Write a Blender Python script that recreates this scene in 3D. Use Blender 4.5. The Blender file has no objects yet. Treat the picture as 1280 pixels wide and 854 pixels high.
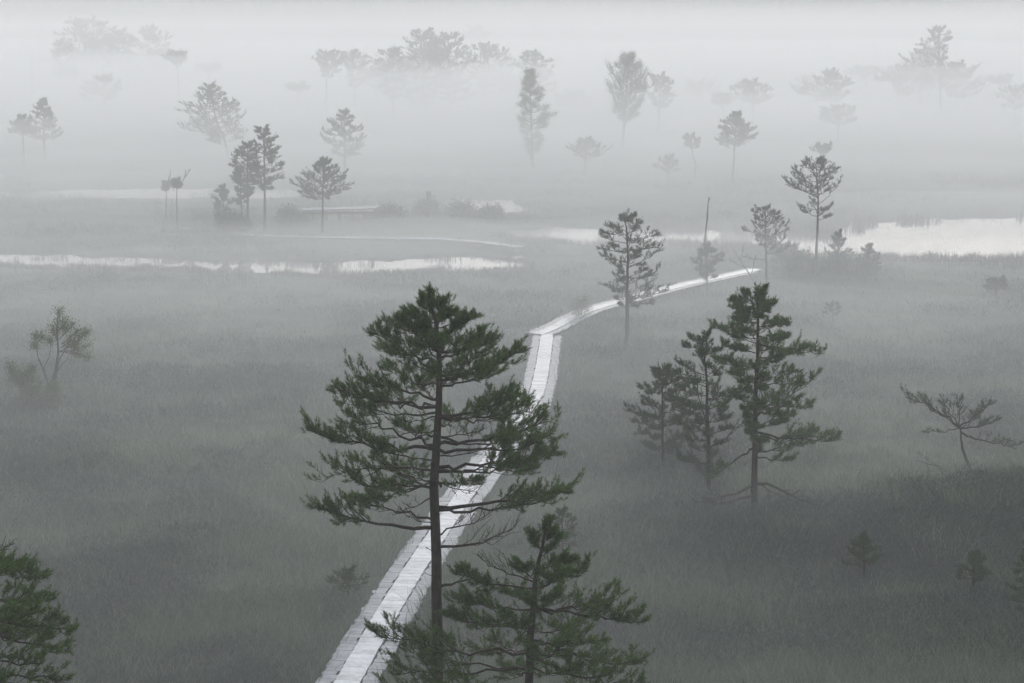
import bpy, math, random
import numpy as np
from mathutils import Vector
PI = math.pi
rnd = random.Random(7)
RS = np.random.RandomState(11)
H = 11.0; F = 2133.0; HZ = 30.0
PIT = math.atan((427-HZ)/F)
CP, SP = math.cos(PIT), math.sin(PIT)
C = bpy.context.scene.collection

def ray(px, py):
    a = (px-640)/F; b = (427-py)/F
    return a, CP+b*SP, -SP+b*CP
def G(px, py, z=0.1):
    x, y, w = ray(px, py); t = (z-H)/w
    return x*t, y*t
def P(px, py, Y):
    x, y, w = ray(px, py); t = Y/y
    return np.array([x*t, Y, H+w*t])
def PXM(Y):
    """pixels of the photograph to one metre at distance Y"""
    return F/(Y*1.03)

# ------------------------------------------------------------ noise and terrain
def vnoise(x, y, seed=0):
    x = np.asarray(x, float); y = np.asarray(y, float)
    xi = np.floor(x); yi = np.floor(y); xf = x-xi; yf = y-yi
    def h(a, b):
        v = np.sin(a*127.1+b*311.7+seed*74.7)*43758.5453
        return v-np.floor(v)
    u = xf*xf*(3-2*xf); v = yf*yf*(3-2*yf)
    return (h(xi, yi)*(1-u)+h(xi+1, yi)*u)*(1-v)+(h(xi, yi+1)*(1-u)+h(xi+1, yi+1)*u)*v
def fbm(x, y, seed=0, n=3):
    s = 0; a = 1; t = 0
    for k in range(n):
        s = s+a*vnoise(x*2**k, y*2**k, seed+k); t += a; a *= .5
    return s/t

POOLS_PX = [
 [(640,289),(700,286),(780,290),(860,287),(960,289),(1035,297),(1052,286),(1075,279),(1130,276),(1290,273),(1600,268),(1600,328),(1290,327),(1150,325),(1000,321),(930,310),(860,308),(740,305),(650,300)],
 [(-350,318),(0,319),(120,322),(250,328),(340,326),(420,331),(480,327),(560,323),(650,322),(664,329),(640,336),(520,339),(400,342),(250,338),(100,333),(-350,331)],
 [(10,241),(130,238),(300,236),(395,239),(395,247),(250,247),(60,249)],
 [(583,250),(642,250),(648,268),(586,268)],
 [(450,262),(500,261),(494,276),(462,276)],
 [(228,284),(290,286),(283,292),(233,291)],
]
POOLS = [np.array([G(*p, z=0.0) for p in q]) for q in POOLS_PX]
def sdist(x, y, poly):
    """signed distance, negative inside"""
    d = np.full(x.shape, 1e9); ins = np.zeros(x.shape, bool)
    n = len(poly)
    for i in range(n):
        ax, ay = poly[i]; bx, by = poly[(i+1) % n]
        ex, ey = bx-ax, by-ay
        t = np.clip(((x-ax)*ex+(y-ay)*ey)/(ex*ex+ey*ey), 0, 1)
        d = np.minimum(d, np.hypot(x-ax-t*ex, y-ay-t*ey))
        c = (ay > y) != (by > y)
        xc = ax+(y-ay)*ex/(ey if abs(ey) > 1e-9 else 1e-9)
        ins ^= c & (x < xc)
    return np.where(ins, -d, d)
def pool_sd(x, y):
    s = np.full(x.shape, 1e9)
    for q in POOLS: s = np.minimum(s, sdist(x, y, q))
    wob = (fbm(x*.55, y*.55, 5)-.5)*2.2
    return s+wob

MOUNDS = []   # x, y, sx, sy, height
for px, py, sx, sy, h in [(1340,655,4.4,2.8,.62),(1250,665,2.6,1.8,.22),(1050,352,4.5,3.4,.38),
        (830,600,3,1.8,.25),(1010,575,2.2,1.2,.3),(330,480,2.6,1.2,.28),(90,500,2.2,1.5,.28),(560,287,5,2.5,.2),(480,283,5,2.5,.25),
        (300,300,10,4,.18),(1000,690,2.2,1.4,.25),(230,690,2.2,1.0,.26),(300,640,2.5,1.0,.22),(90,590,1.6,.9,.22),(650,276,5,1.5,.06)]:
    x, y = G(px, py); MOUNDS.append((x, y, sx, sy, h))
def hgt(x, y):
    x = np.asarray(x, float); y = np.asarray(y, float)
    z = .07+.16*fbm(x*.35, y*.6, 1)**1.5+.07*fbm(x*1.6, y*1.9, 9)
    for mx, my, sx, sy, h in MOUNDS:
        z = z+h*np.exp(-((x-mx)/sx)**2-((y-my)/sy)**2)
    shp = x.shape
    s = pool_sd(np.atleast_1d(x), np.atleast_1d(y)).reshape(shp)
    k = np.clip((s+.1)/.7, 0, 1); k = k*k*(3-2*k)
    k2 = np.clip(s/3.5, 0, 1)
    z = .05+(z-.05)*k2
    return -.35*(1-k)+z*k
def gz(x, y): return float(hgt(np.array([x]), np.array([y]))[0])

# ------------------------------------------------------------ materials
def mat(name):
    m = bpy.data.materials.new(name); m.use_nodes = True
    return m, m.node_tree.nodes, m.node_tree.links, m.node_tree.nodes['Principled BSDF']
def ramp(n, cols, pos=None):
    r = n.new('ShaderNodeValToRGB'); e = r.color_ramp.elements
    while len(e) < len(cols): e.new(.5)
    for i, c in enumerate(cols):
        e[i].position = pos[i] if pos else i/(len(cols)-1); e[i].color = (*c, 1)
    return r
def island_mat(name, cols, rough=.7, trans=0.0, spec=.3):
    m, n, l, b = mat(name)
    g = n.new('ShaderNodeNewGeometry'); r = ramp(n, cols)
    l.new(g.outputs['Random Per Island'], r.inputs[0]); l.new(r.outputs[0], b.inputs['Base Color'])
    b.inputs['Roughness'].default_value = rough
    b.inputs['Specular IOR Level'].default_value = spec
    if trans:
        t = n.new('ShaderNodeBsdfTranslucent'); l.new(r.outputs[0], t.inputs[0])
        x = n.new('ShaderNodeMixShader'); x.inputs[0].default_value = trans
        l.new(b.outputs[0], x.inputs[1]); l.new(t.outputs[0], x.inputs[2])
        l.new(x.outputs[0], n['Material Output'].inputs[0])
    return m
def bark_mat(name, c1, c2, scale=9):
    m, n, l, b = mat(name)
    tc = n.new('ShaderNodeTexCoord'); mp = n.new('ShaderNodeMapping'); mp.inputs['Scale'].default_value = (1, 1, .25)
    nz = n.new('ShaderNodeTexNoise'); nz.inputs['Scale'].default_value = scale*3; nz.inputs['Detail'].default_value = 5
    r = ramp(n, [c1, c2], [.35, .7]); bp = n.new('ShaderNodeBump'); bp.inputs['Strength'].default_value = .6; bp.inputs['Distance'].default_value = .02
    l.new(tc.outputs['Object'], mp.inputs[0]); l.new(mp.outputs[0], nz.inputs['Vector']); l.new(nz.outputs[0], r.inputs[0])
    l.new(r.outputs[0], b.inputs['Base Color']); l.new(nz.outputs[0], bp.inputs['Height']); l.new(bp.outputs[0], b.inputs['Normal'])
    b.inputs['Roughness'].default_value = .85; b.inputs['Specular IOR Level'].default_value = .2
    return m
M = {}
M['bark'] = bark_mat('pine_bark', (.020,.017,.015), (.060,.046,.038))
M['grey_bark'] = bark_mat('grey_bark', (.05,.048,.045), (.12,.115,.11))
M['needle'] = island_mat('pine_needles', [(.018,.046,.012),(.036,.084,.018),(.092,.150,.034),(.024,.056,.018)], .6, .3)
M['needle_pale'] = island_mat('pine_needles_pale', [(.035,.058,.028),(.055,.082,.035),(.080,.100,.045)], .6, .25)
M['needle_dull'] = island_mat('pine_needles_dull', [(.026,.048,.024),(.042,.070,.034),(.058,.084,.038)], .6, .25)
M['leaf'] = island_mat('birch_leaves', [(.05,.09,.03),(.08,.12,.045),(.11,.14,.06)], .6, .35)
M['grass'] = island_mat('bog_grass', [(.062,.100,.072),(.105,.142,.098),(.088,.126,.092),(.21,.225,.175),(.078,.116,.086),(.135,.170,.120)], .7, .25)
M['reed'] = island_mat('reeds', [(.05,.055,.035),(.10,.10,.06)], .7, .2)
M['heather'] = island_mat('heather_leaves', [(.038,.052,.048),(.058,.076,.066),(.052,.084,.058),(.068,.076,.074),(.10,.125,.10)], .8, .1)

def ground_mat():
    m, n, l, b = mat('bog_ground')
    tc = n.new('ShaderNodeTexCoord')
    n1 = n.new('ShaderNodeTexNoise'); n1.inputs['Scale'].default_value = .35; n1.inputs['Detail'].default_value = 6; n1.inputs['Roughness'].default_value = .6
    n2 = n.new('ShaderNodeTexNoise'); n2.inputs['Scale'].default_value = 14; n2.inputs['Detail'].default_value = 5
    mp = n.new('ShaderNodeMapping'); mp.inputs['Scale'].default_value = (.55, 1.3, 1)
    l.new(tc.outputs['Object'], mp.inputs[0]); l.new(mp.outputs[0], n1.inputs['Vector']); l.new(tc.outputs['Object'], n2.inputs['Vector'])
    r1 = ramp(n, [(.036,.050,.044),(.064,.088,.068),(.095,.120,.090)], [.35,.5,.68])
    r2 = ramp(n, [(.55,.55,.55),(1.25,1.2,1.1)], [.3,.7])
    mx = n.new('ShaderNodeMix'); mx.data_type = 'RGBA'; mx.blend_type = 'MULTIPLY'; mx.inputs[0].default_value = 1
    l.new(n1.outputs[0], r1.inputs[0]); l.new(n2.outputs[0], r2.inputs[0]); l.new(r1.outputs[0], mx.inputs[6]); l.new(r2.outputs[0], mx.inputs[7])
    l.new(mx.outputs[2], b.inputs['Base Color'])
    bp = n.new('ShaderNodeBump'); bp.inputs['Strength'].default_value = .8; bp.inputs['Distance'].default_value = .06
    l.new(n2.outputs[0], bp.inputs['Height']); l.new(bp.outputs[0], b.inputs['Normal'])
    b.inputs['Roughness'].default_value = .95; b.inputs['Specular IOR Level'].default_value = .1
    return m
M['ground'] = ground_mat()
def water_mat():
    m, n, l, b = mat('bog_water')
    b.inputs['Base Color'].default_value = (.012,.012,.010,1); b.inputs['Roughness'].default_value = .02
    b.inputs['IOR'].default_value = 1.4; b.inputs['Specular IOR Level'].default_value = 1.0
    tc = n.new('ShaderNodeTexCoord'); nz = n.new('ShaderNodeTexNoise'); nz.inputs['Scale'].default_value = 1.2; nz.inputs['Detail'].default_value = 3
    bp = n.new('ShaderNodeBump'); bp.inputs['Strength'].default_value = .05; bp.inputs['Distance'].default_value = .02
    l.new(tc.outputs['Object'], nz.inputs['Vector']); l.new(nz.outputs[0], bp.inputs['Height']); l.new(bp.outputs[0], b.inputs['Normal'])
    return m
M['water'] = water_mat()
def wood_mat(name, cols, rough):
    m, n, l, b = mat(name)
    g = n.new('ShaderNodeNewGeometry'); tc = n.new('ShaderNodeTexCoord')
    nz = n.new('ShaderNodeTexNoise'); nz.inputs['Scale'].default_value = 7; nz.inputs['Detail'].default_value = 6; nz.inputs['Roughness'].default_value = .65
    l.new(tc.outputs['Object'], nz.inputs['Vector'])
    ad = n.new('ShaderNodeMath'); ad.operation = 'ADD'
    ml = n.new('ShaderNodeMath'); ml.operation = 'MULTIPLY'; ml.inputs[1].default_value = .5
    l.new(g.outputs['Random Per Island'], ml.inputs[0]); l.new(ml.outputs[0], ad.inputs[0])
    m3 = n.new('ShaderNodeMath'); m3.operation = 'MULTIPLY_ADD'; m3.inputs[1].default_value = 1.6; m3.inputs[2].default_value = -.5
    l.new(nz.outputs[0], m3.inputs[0]); l.new(m3.outputs[0], ad.inputs[1])
    r = ramp(n, cols); l.new(ad.outputs[0], r.inputs[0]); l.new(r.outputs[0], b.inputs['Base Color'])
    b.inputs['Roughness'].default_value = rough; b.inputs['Specular IOR Level'].default_value = .3
    bp = n.new('ShaderNodeBump'); bp.inputs['Strength'].default_value = .3; bp.inputs['Distance'].default_value = .01
    l.new(nz.outputs[0], bp.inputs['Height']); l.new(bp.outputs[0], b.inputs['Normal'])
    return m
M['tread'] = wood_mat('worn_wet_planks', [(.15,.175,.21),(.31,.345,.39),(.44,.475,.53)], .5)
M['plank'] = wood_mat('weathered_planks', [(.07,.084,.105),(.13,.155,.19),(.21,.24,.285)], .6)
M['beam'] = wood_mat('dark_beams', [(.05,.045,.04),(.09,.08,.075)], .8)

# ------------------------------------------------------------ mesh building
def mesh_np(name, v, tris=None, quads=None, mats=(), mi_t=None, mi_q=None, smooth=False):
    me = bpy.data.meshes.new(name)
    v = np.asarray(v, np.float32).reshape(-1, 3)
    t = np.zeros((0, 3), np.int32) if tris is None else np.asarray(tris, np.int32).reshape(-1, 3)
    q = np.zeros((0, 4), np.int32) if quads is None else np.asarray(quads, np.int32).reshape(-1, 4)
    me.vertices.add(len(v)); me.vertices.foreach_set('co', v.ravel())
    nl = t.size+q.size; me.loops.add(nl); me.loops.foreach_set('vertex_index', np.concatenate([t.ravel(), q.ravel()]))
    me.polygons.add(len(t)+len(q))
    st = np.concatenate([np.arange(len(t))*3, t.size+np.arange(len(q))*4]).astype(np.int32)
    me.polygons.foreach_set('loop_start', st)
    mi = np.concatenate([np.full(len(t), 0 if mi_t is None else mi_t), np.full(len(q), 0 if mi_q is None else mi_q)]).astype(np.int32)
    for m in mats: me.materials.append(m)
    me.polygons.foreach_set('material_index', mi)
    me.polygons.foreach_set('use_smooth', np.full(len(t)+len(q), bool(smooth)))
    me.update(calc_edges=True); me.validate()
    return me
def link(name, me, parent=None):
    o = bpy.data.objects.new(name, me); C.objects.link(o)
    if parent is not None: o.parent = parent
    return o
def tag(o, label=None, cat=None, group=None, kind=None):
    if label: o['label'] = label
    if cat: o['category'] = cat
    if group: o['group'] = group
    if kind: o['kind'] = kind
    return o
def empty(name, loc, label, cat, group=None):
    o = bpy.data.objects.new(name, None); C.objects.link(o); o.location = loc; o.empty_display_size = .3
    return tag(o, label, cat, group)

class Tree:
    """collects tubes and tufts in world space, then builds trunk and crown around the base"""
    def __init__(s, base, seed):
        s.base = np.array(base, float); s.r = random.Random(seed); s.tv = []; s.tq = []; s.cv = []; s.cq = []; s.tp = []; s.td = []; s.ts = []
        s.dead = []
    def tube(s, pts, rad, which='c', sides=4):
        V, Q = (s.tv, s.tq) if which == 't' else (s.cv, s.cq)
        pts = [np.asarray(p, float) for p in pts]; n = len(pts); b0 = len(V)
        for i, p in enumerate(pts):
            d = pts[min(i+1, n-1)]-pts[max(i-1, 0)]; L = np.linalg.norm(d); d = d/(L if L > 1e-9 else 1)
            a = np.array([1., 0, 0]) if abs(d[0]) < .8 else np.array([0, 1., 0])
            u = np.cross(d, a); u /= np.linalg.norm(u); w = np.cross(d, u)
            for k in range(sides):
                an = 2*PI*k/sides; V.append(p+(u*math.cos(an)+w*math.sin(an))*rad[i])
        for i in range(n-1):
            for k in range(sides):
                a = b0+i*sides+k; b = b0+i*sides+(k+1) % sides
                Q.append((a, b, b+sides, a+sides))
    def tuft(s, p, d, size):
        s.tp.append(p); s.td.append(d); s.ts.append(size)
    def limb(s, p0, p1, r0, t0=.35, ns=9, l2=.42, nt=4, bow=.1, up=.28, ts=.08, bare=False, which='c', dens=1.0, flat=.35, rt=.004, wig=.035, vol=.8):
        R = s.r; p0 = np.asarray(p0, float); p1 = np.asarray(p1, float); D = p1-p0; L = np.linalg.norm(D)
        if L < 1e-3: return
        c = p0+D*.5+np.array([0, 0, -(bow+R.uniform(-.04,.04))*L]); n = max(5, min(10, int(L/.2)+3)); pts = []
        for i in range(n+1):
            t = i/n; q = p0*(1-t)**2+c*2*t*(1-t)+p1*t*t
            if 0 < i < n: q = q+np.array([R.gauss(0, 1), R.gauss(0, 1), R.gauss(0, .7)])*wig*L*.6
            pts.append(q)
        s.tube(pts, [max(rt, r0*(1-.82*i/n)) for i in range(n+1)], which, 5)
        def at(t):
            f = t*n; i = min(int(f), n-1); return pts[i]*(1-f+i)+pts[i+1]*(f-i)
        dirm = D/L; side = np.array([-dirm[1], dirm[0], 0]); sl = np.linalg.norm(side)
        side = side/sl if sl > .15 else np.array([math.cos(R.uniform(0, 6)), math.sin(R.uniform(0, 6)), 0])
        Z = np.array([0, 0, 1.])
        for j in range(ns):
            t = t0+(1-t0)*(j+R.uniform(.1, .9))/ns; t = min(t, .99); b = at(t); sg = 1 if (j+R.randint(0, 1)*.4) % 2 < 1 else -1
            ll = L*l2*(1-.55*t)*R.uniform(.55, 1.15)
            ph = R.uniform(-.45, 1.25)*vol; d = dirm*R.uniform(.45, 1.0)+(side*sg*math.cos(ph)+Z*math.sin(ph))*R.uniform(.45, 1.0)
            d /= np.linalg.norm(d); e = b+d*ll+Z*up*ll*.4; m = b+d*ll*.5-Z*ll*.04+np.array([R.gauss(0, 1), R.gauss(0, 1), R.gauss(0, 1)])*ll*.05
            s.tube([b, m, e], [max(rt, r0*.32), max(rt, r0*.2), rt*.8], which, 3)
            nk = max(1, nt+R.choice((-1, 0, 0, 1, 1)))
            for k in range(nk):
                u = min(1, .2+.8*(k+R.random())/nk); q = (b*(1-u)**2+m*2*u*(1-u)+e*u*u) if u < 1 else e
                dd = d*R.uniform(.4, 1)+np.cross(d, Z)*R.choice((-1, 1))*R.uniform(.3, .9)+Z*R.uniform(-.15, .5+up)
                dd /= np.linalg.norm(dd); l3 = ll*R.uniform(.22, .48); f = q+dd*l3+Z*l3*.2
                s.tube([q, f], [rt*.9, rt*.6], which, 3)
                if not bare and R.random() < dens:
                    f = f+np.array([R.gauss(0, 1), R.gauss(0, 1), R.gauss(0, .6)])*ts*.35
                    s.tuft(f, dd+Z*R.uniform(.1, .9), ts*R.uniform(.8, 1.2))
                    if R.random() < .75: s.tuft(q*.45+f*.55+Z*ts*.15, dd+Z*.7, ts*R.uniform(.7, 1.1))
                    if R.random() < .4: s.tuft(q*.8+f*.2+Z*ts*.2, dd*.4+Z, ts*R.uniform(.6, 1.0))
            if not bare and R.random() < dens+.2: s.tuft(e, d+Z*.5, ts*1.1); s.tuft(e*.8+m*.2, d+Z*.7, ts)
        if not bare:
            for k in range(4): s.tuft(at(1-.06*k), dirm+Z*.6+side*R.uniform(-.6, .6), ts*1.1)
    def trunk(s, pts, r0, r1, wob=.006, sides=9):
        pts = [np.asarray(p, float) for p in pts]; out = []; n = len(pts)-1; N = max(14, n*3); rad = []
        for i in range(N+1):
            f = i/N*n; k = min(int(f), n-1); a = f-k; q = pts[k]*(1-a)+pts[k+1]*a
            if 0 < i: q = q+np.array([s.r.gauss(0, 1), s.r.gauss(0, 1), 0])*wob
            t = i/N; out.append(q); rad.append(r1+(r0-r1)*(1-t)**.85+(r0*.5*max(0, 1-t*16)))
        s.tube(out, rad, 't', sides); s.tpts = out
        zs = np.array([q[2] for q in out])
        s.at_z = lambda z: np.array([np.interp(z, zs, [q[c] for q in out]) if c < 2 else z for c in range(3)])
    def tufts(s, nn, w, spread=.85, leaf=False, nl=.55):
        if not s.tp: return np.zeros((0, 3)), np.zeros((0, 3), int)
        p = np.array(s.tp); d = np.array(s.td); z = np.array(s.ts); d /= np.linalg.norm(d, axis=1)[:, None]+1e-9
        K = len(p); p = np.repeat(p, nn, 0); d = np.repeat(d, nn, 0); z = np.repeat(z, nn)[:, None]
        rs = np.random.RandomState(s.r.randint(0, 99999)); u = rs.rand(K*nn, 1)
        rv = rs.randn(K*nn, 3); rv -= d*np.sum(rv*d, 1)[:, None]; rv /= np.linalg.norm(rv, axis=1)[:, None]
        if leaf:
            o = rs.randn(K*nn, 3); b = p+o*z*.8; dr = rs.randn(K*nn, 3)+np.array([0, 0, -.3]); dr /= np.linalg.norm(dr, axis=1)[:, None]; tip = b+dr*w*1.6
        else:
            b = p+d*z*(u-.45)*.95; dr = d*(.35+.6*u)+rv*spread*(1.25-.75*u); dr /= np.linalg.norm(dr, axis=1)[:, None]; tip = b+dr*z*nl*(.75+.4*rs.rand(K*nn, 1))
        sd = np.cross(dr, rs.randn(K*nn, 3)); sd /= np.linalg.norm(sd, axis=1)[:, None]+1e-9
        if leaf: v = np.stack([b, b*.5+tip*.5+sd*w*.6, tip], 1)
        else: v = np.stack([b-sd*w*.5, b+sd*w*.5, tip], 1)
        return v.reshape(-1, 3), np.arange(K*nn*3).reshape(-1, 3)
    def build(s, name, label, cat='tree', group=None, nn=10, w=.01, bark='bark', leafm='needle', leaf=False, spread=.85, nl=.55):
        root = empty(name, s.base, label, cat, group)
        me = mesh_np('trunk', np.array(s.tv)-s.base, quads=s.tq, mats=[M[bark]], smooth=True); link('trunk', me, root)
        if s.cq or s.tp:
            v, t = s.tufts(nn, w, spread, leaf, nl); cv = np.array(s.cv).reshape(-1, 3); nv = len(v)
            q = np.array(s.cq, int).reshape(-1, 4)+nv
            allv = np.concatenate([v, cv])-s.base
            me = mesh_np('crown', allv, t, q, [M[leafm], M[bark]], 0, 1); link('crown', me, root)
        return root

# ------------------------------------------------------------ hero pine in the middle foreground
def px_limbs(T, Y, rows, sq=1.0, **kw):
    """rows: trunk pixel, tip pixel, depth offset of the tip in m, then options"""
    for (x0, y0, x1, y1, dy, o) in rows:
        x1 = x0+(x1-x0)*sq; p0 = T.at_z(P(x0, y0, Y)[2]); o = dict(kw, **o)
        T.limb(p0, P(x1, y1, Y+dy), **o)

def trunk_px(T, Y, pts, base):
    return [base]+[P(x, y, Y) for x, y in pts]

def hero():
    Y = 24.0; X = P(548, 900, Y)[0]; base = np.array([X, Y, gz(X, Y)-.1])
    T = Tree(base, 3)
    T.trunk(trunk_px(T, Y, [(547,854),(545,700),(543,610),(546,550),(549,500),(550,450),(544,400),(539,380)], base), .094, .014)
    R = []
    d = dict
    R += [(547,470,460,414,.3,d(r0=.022,t0=.45,bow=-.02,ns=10,l2=.36)),
     (546,440,500,402,-.5,d(r0=.018,t0=.3,bow=.02,ns=10)),
     (547,452,480,440,.9,d(r0=.018,t0=.3,bow=.02,ns=9)),
     (548,508,413,486,.2,d(r0=.028,t0=.42,bow=.06,ns=16,l2=.34)),
     (548,500,440,470,-.9,d(r0=.024,t0=.4,bow=.05,ns=11)),
     (548,505,470,500,1.2,d(r0=.024,t0=.4,bow=.05,ns=10)),
     (546,562,384,539,-.1,d(r0=.032,t0=.5,bow=.07,ns=16,l2=.32)),
     (546,556,425,520,.9,d(r0=.026,t0=.55,bow=.06,ns=10)),
     (545,588,398,597,.5,d(r0=.02,t0=.45,bow=-.05,ns=12,dens=.55)),
     (545,610,440,603,-.8,d(r0=.024,t0=.5,bow=.04,ns=11)),
     (545,612,470,578,.7,d(r0=.02,t0=.4,bow=.02,ns=10,dens=.8)),
     (545,660,390,634,-.2,d(r0=.034,t0=.55,bow=.13,ns=15,l2=.34)),
     (545,652,440,622,.6,d(r0=.022,t0=.55,bow=.08,ns=9,dens=.8)),
     # right side
     (545,425,584,398,.2,d(r0=.016,t0=.25,ns=9,l2=.5)),
     (546,448,605,420,-.5,d(r0=.018,t0=.3,ns=10)),
     (547,478,655,440,.1,d(r0=.026,t0=.4,bow=.06,ns=14,l2=.36)),
     (548,476,620,458,1.0,d(r0=.022,t0=.35,bow=.05,ns=11)),
     (548,482,615,468,-1.0,d(r0=.022,t0=.35,bow=.05,ns=11)),
     (548,522,650,495,-.6,d(r0=.026,t0=.38,bow=.05,ns=13)),
     (548,520,668,512,.8,d(r0=.026,t0=.4,bow=.05,ns=13)),
     (548,556,690,528,.1,d(r0=.030,t0=.42,bow=.07,ns=17,l2=.36)),
     (547,560,680,550,-.9,d(r0=.028,t0=.45,bow=.06,ns=15)),
     (547,585,694,568,.4,d(r0=.03,t0=.48,bow=.07,ns=16,l2=.34)),
     (547,590,672,586,1.2,d(r0=.024,t0=.5,bow=.05,ns=12)),
     (547,588,650,580,-1.1,d(r0=.024,t0=.5,bow=.05,ns=12)),
     (546,634,720,612,.1,d(r0=.034,t0=.45,bow=.06,ns=17,l2=.3)),
     (546,638,690,626,-.7,d(r0=.026,t0=.5,bow=.03,ns=12)),
     # toward and away from the viewer
     (546,440,548,425,.9,d(r0=.016,t0=.3)),(546,440,540,430,-.9,d(r0=.016,t0=.3)),
     (548,480,560,465,-1.3,d(r0=.02,t0=.4,dens=.8)),(548,500,530,480,1.4,d(r0=.02,t0=.4)),
     (548,530,575,520,1.5,d(r0=.02,t0=.45,dens=.8)),(548,540,505,535,-1.5,d(r0=.02,t0=.55,dens=.6)),
     (546,600,590,600,-1.3,d(r0=.02,t0=.55,dens=.7)),(546,606,515,590,1.3,d(r0=.02,t0=.5,dens=.7)),
     (543,404,516,392,.2,d(r0=.012,t0=.3,ns=7)),(543,404,568,392,-.2,d(r0=.012,t0=.3,ns=7)),
     (544,412,552,392,.4,d(r0=.012,t0=.3,ns=7)),(544,415,524,408,-.5,d(r0=.012,t0=.3,ns=7)),
     (541,392,537,370,0,d(r0=.010,t0=.1,ns=8,l2=.7)),(542,396,528,376,.2,d(r0=.009,t0=.2,ns=6,l2=.6)),(542,398,556,378,-.2,d(r0=.009,t0=.2,ns=6,l2=.6)),(544,410,590,396,.4,d(r0=.012,t0=.35,ns=8)),(544,412,505,392,-.3,d(r0=.012,t0=.35,ns=8)),(545,425,490,408,.4,d(r0=.014,t0=.45,ns=9)),(546,440,622,424,.3,d(r0=.016,t0=.45,ns=10)),
     (546,450,520,415,.8,d(r0=.016,t0=.25)),(546,450,575,425,.9,d(r0=.016,t0=.25)),(547,470,500,440,-1.0,d(r0=.018,t0=.3)),(547,470,600,440,-1.0,d(r0=.018,t0=.3)),
     (547,480,490,462,1.1,d(r0=.02,t0=.3)),(547,520,640,520,-1.2,d(r0=.02,t0=.4)),(547,545,655,545,1.3,d(r0=.022,t0=.4)),(548,515,440,505,.6,d(r0=.02,t0=.45)),
     (547,600,450,625,-.5,d(r0=.018,t0=.45)),(547,575,460,560,-.7,d(r0=.018,t0=.5)),(546,600,480,612,1.0,d(r0=.018,t0=.5)),
     # dead boughs and bare inner twigs
     (545,684,648,662,.2,d(r0=.026,bare=True,t0=.3,ns=11,bow=.12,l2=.5,up=.5)),
     (546,736,604,722,-.3,d(r0=.026,bare=True,t0=.4,ns=6,bow=-.06)),
     (545,668,620,640,-.6,d(r0=.016,bare=True,t0=.3,ns=9,bow=.05)),
     (546,536,470,545,.2,d(r0=.014,bare=True,t0=.2,ns=9)),(547,520,480,525,-.6,d(r0=.014,bare=True,t0=.2,ns=9)),
     (547,570,610,560,.3,d(r0=.014,bare=True,t0=.2,ns=9)),(547,545,610,535,.7,d(r0=.014,bare=True,t0=.2,ns=9)),
     (546,620,490,640,.3,d(r0=.012,bare=True,t0=.3,ns=8)),(546,600,600,615,-.3,d(r0=.012,bare=True,t0=.3,ns=8)),
     (546,655,500,640,-.4,d(r0=.012,bare=True,t0=.3,ns=7)),
     (545,712,552,706,.1,d(r0=.012,bare=True,t0=.8,ns=1)),(545,690,532,684,.1,d(r0=.012,bare=True,t0=.8,ns=1)),(545,720,530,716,.1,d(r0=.010,bare=True,t0=.8,ns=1))]
    px_limbs(T, Y, R, .93, ts=.10, nt=4, dens=.9)
    T.build('pine_tree', 'tall dark green pine with bare lower trunk, in front of the boardwalk, largest tree', group='foreground pines', nn=34, w=.0066, nl=.60)
hero()

def auto(T, Y, prof, n, xt, k_up=.35, kw=None, dens=1., zmin=None):
    """limbs filling a profile [(py, xl, xr)] measured in the photograph at distance Y"""
    R = T.r; kw = kw or {}; n = int(n*1.7)
    hh_ = prof[-1][0]-prof[0][0]; a0, a1 = prof[0], prof[-1]
    prof = [(a0[0]-min(hh_*.08, 3), xt-(xt-a0[1])*.5, xt+(a0[2]-xt)*.5)]+list(prof)+[(a1[0]+min(hh_*.10, 6), xt-(xt-a1[1])*.45, xt+(a1[2]-xt)*.45)]
    ys = [p[0] for p in prof]; top, bot = ys[0], ys[-1]
    for i in range(n):
        f = (i+R.random())/n; py = top+(bot-top)*f
        xl = np.interp(py, ys, [p[1] for p in prof]); xr = np.interp(py, ys, [p[2] for p in prof])
        az = (i*2.4+R.uniform(-.5, .5)); s = math.cos(az); e = (xr-xt) if s > 0 else (xt-xl); ed = .5*(xr-xl)/PXM(Y)
        k = R.uniform(.78, 1.04) if R.random() < .6 else R.uniform(.35, .8); tip = P(xt+s*e*k, py, Y+math.sin(az)*ed*k)
        off = np.linalg.norm(tip[:2]-T.at_z(tip[2])[:2]); z0 = tip[2]-k_up*off*R.uniform(.1, 1.3)
        if zmin is not None: z0 = max(z0, zmin)
        p0 = T.at_z(min(z0, T.tpts[-1][2]-.02))
        o = dict(r0=max(.006, .010*off+.005), bow=R.uniform(-.08, .13), wig=.05); o.update(kw); o['ns'] = max(3, int(o['ns']*(.45+.55*k)))
        T.limb(p0, tip, **o)

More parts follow.
